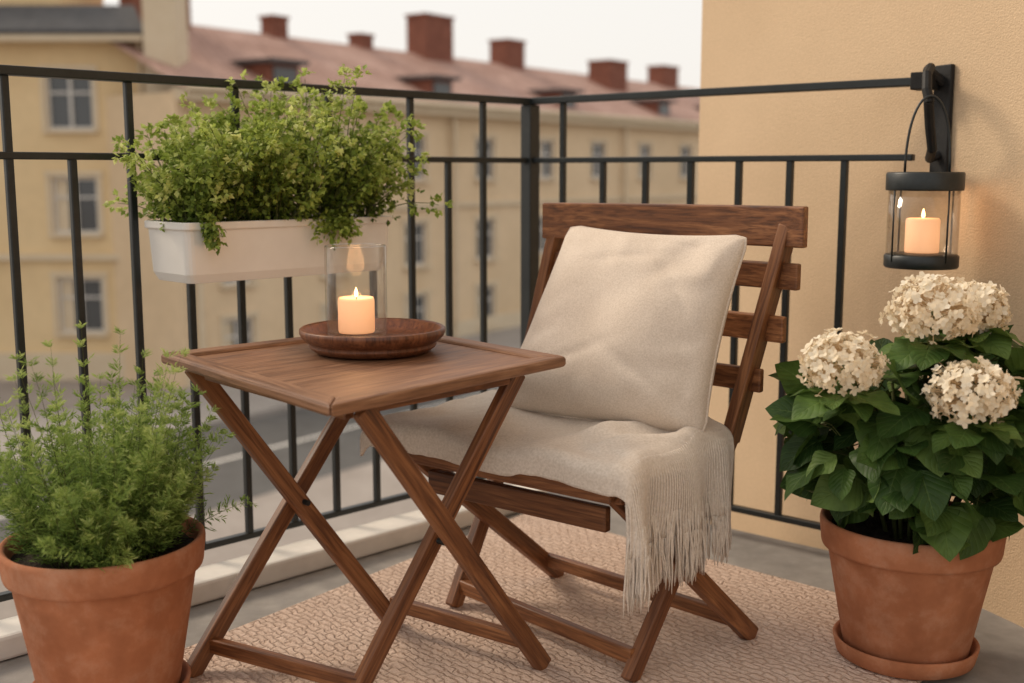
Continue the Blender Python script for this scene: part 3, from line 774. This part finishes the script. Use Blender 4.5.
ac.box((-20.05,32.93,-4.6),(1,0,0),(0,1,0),(0,0,1),9.9,.08,.4)
ac.add([V((-30,32.6,4.82)),V((-10.1,32.6,4.82)),V((-10.8,33.9,5.7)),V((-30,33.9,5.7))],[(0,1,2,3)],1)
ac.box((-21.5,36,6.3),(1,0,0),(0,1,0),(0,0,1),8.5,1.8,.9,2)
ac.tube([(-30,32.42,4.8),(-10,32.42,4.8)],.09,8,1)
ac.tube([(-10.35,32.8,4.7),(-10.35,32.8,GZ)],.07,8,0)
par(ac.build('roof_and_cornice',[M_trim,M_slate,M_fac1]),b1)
b2=empty('yellow_tower_building',(-9.6,32,GZ))
P,d,n=facade(b2,'tower',(-10.08,32.3),(1,0),.9,GZ,12,[],M_trim,1.2)
b3=empty('tiled_roof_building',(0,45,GZ))
D=V((.587,.81,0)).normalized(); wins=[]
uc=1.9
while uc<44:
    for z in(1.45,-1.45,-3.9): wins.append((uc-.55,uc+.55,z-.72,z+.72))
    uc+=3.9
P,d,n=facade(b3,'long',(-8.95,31.2),D,46,GZ,3.1,wins,M_fac2,10)
ac=Acc(); Z=V((0,0,1))
ac.box(P(23,3.05,.15),d,n,Z,23,.3,.16); ac.box(P(23,-.15,.05),d,n,Z,23,.07,.08); ac.box(P(23,-4.65,.05),d,n,Z,23,.06,.35)
ac.tube([P(0,3.2,.55),P(46,3.2,.55)],.1,8)
for uu in(.4,11.6,23.3,35.0): ac.tube([P(uu,3.1,.2),P(uu,GZ,.2)],.08,8)
par(ac.build('cornice',[M_trim]),b3)
rf=[P(-.2,3.22,.5),P(46,3.22,.5),P(46,5.65,-5),P(-.2,5.65,-5),P(46,3.22,-10.5),P(-.2,3.22,-10.5)]
ro=mkobj('roof',rf,[(0,1,2,3),(3,2,4,5)],M_tile,uv=[(0,0),(46,0),(46,6),(0,6),(46,12),(0,12)]); par(ro,b3)
ac=Acc()
for (uu,o,zt,hw,hd) in((3.3,-5,8.3,.95,.5),(8.2,-5,6.2,.35,.3),(12.5,-5,6.0,.35,.3),(16.3,-4.8,7.05,.85,.5),(21.8,-5,6.6,.62,.5),(28.0,-3.6,6.1,.8,.6),(30.5,-5,6.2,.3,.3),(36,-5,6.5,.8,.5)):
    c=P(uu,(zt+4.5)/2,o); ac.box(c,d,n,Z,hw,hd,(zt-4.5)/2); ac.box(P(uu,zt+.03,o),d,n,Z,hw+.05,hd+.05,.05)
par(ac.build('chimneys',[M_chim]),b3)
ac=Acc()
for uu in(4.2,11.5,19.5,27.5,34):
    ac.box(P(uu,3.75,-1.2),d,n,Z,.6,.9,.40,0); ac.box(P(uu,3.75,-.28),d,n,Z,.45,.03,.28,1); ac.box(P(uu,4.2,-1.1),d,n,Z,.75,1.1,.06,2)
par(ac.build('dormers',[M_chim,M_wg,M_slate]),b3)
g=mkobj('ground',[(-400,-200,GZ),(400,-200,GZ),(400,900,GZ),(-400,900,GZ)],[(0,1,2,3)],surf('courtyard_paving',(.28,.24,.21),(.38,.335,.30),.5,.9,12,.3,.01,s2=6,mix2=.15))
def strip(name,o0,o1,u0,u1,z0,z1,m):
    prism(name,[tuple(P(u0,0,o0).xy),tuple(P(u1,0,o0).xy),tuple(P(u1,0,o1).xy),tuple(P(u0,0,o1).xy)],z0,z1,(d.x,d.y),m,.02)
M_asph=surf('asphalt',(.10,.095,.09),(.14,.135,.13),1.5,.9,40,.4,.01)
strip('road',4.2,9.5,-22,60,GZ+.002,GZ+.006,M_asph)
strip('pavement',.1,4.1,-22,60,GZ,GZ+.13,surf('paving_stone',(.34,.31,.28),(.42,.38,.35),1.5,.9,20,.2,.01))
strip('road_marking',6.8,6.92,-22,60,GZ+.010,GZ+.014,M_kerb)
ac=Acc()
for k in range(5000):
    uu=R.uniform(2,26); oo=R.uniform(13.0,14.0); zz=R.uniform(0,1)**.6*(1.0+.15*math.sin(uu*2))
    leaf(ac,P(uu,GZ+zz,oo),rv(),rv(),R.uniform(.13,.22),0,R.uniform(0,.6)*(.3+.7*zz),NT,NF,2.2)
ac.build('hedge',[M_hedge])

# ------------------------------------------------------------------ light / world / camera
w=bpy.data.worlds.new('World'); scn.world=w; w.use_nodes=True; nt=w.node_tree
bg=nt.nodes['Background']; sky=nt.nodes.new('ShaderNodeTexSky'); sky.sky_type='NISHITA'; sky.sun_disc=False
el,az=math.radians(38),math.radians(-62)
sky.sun_elevation=el; sky.sun_rotation=az; sky.dust_density=4; sky.air_density=1.2
mx=nt.nodes.new('ShaderNodeMix'); mx.data_type='RGBA'; mx.inputs[0].default_value=.82
nt.links.new(sky.outputs[0],mx.inputs[6]); mx.inputs[7].default_value=(10.7,10.2,9.6,1)
nt.links.new(mx.outputs[2],bg.inputs[0]); bg.inputs[1].default_value=.102
sl=bpy.data.lights.new('sun','SUN'); sl.energy=2.3; sl.angle=math.radians(16); sl.color=(1,.84,.65)
so=bpy.data.objects.new('sun',sl); COL.objects.link(so)
sd=V((math.sin(az)*math.cos(el),math.cos(az)*math.cos(el),math.sin(el)))
so.rotation_euler=(-sd).to_track_quat('-Z','Y').to_euler(); so.location=sd*20
cam=bpy.data.cameras.new('camera'); co=bpy.data.objects.new('camera',cam); COL.objects.link(co)
co.location=(0,0,1); co.rotation_euler=(math.radians(90-8.41),0,0)
cam.sensor_width=36; cam.lens=40.43; cam.clip_end=2000; cam.clip_start=.05
cam.dof.use_dof=True; cam.dof.focus_distance=2.3; cam.dof.aperture_fstop=2.3
scn.camera=co
scn.view_settings.view_transform='Standard'; scn.view_settings.look='None'; scn.view_settings.exposure=0
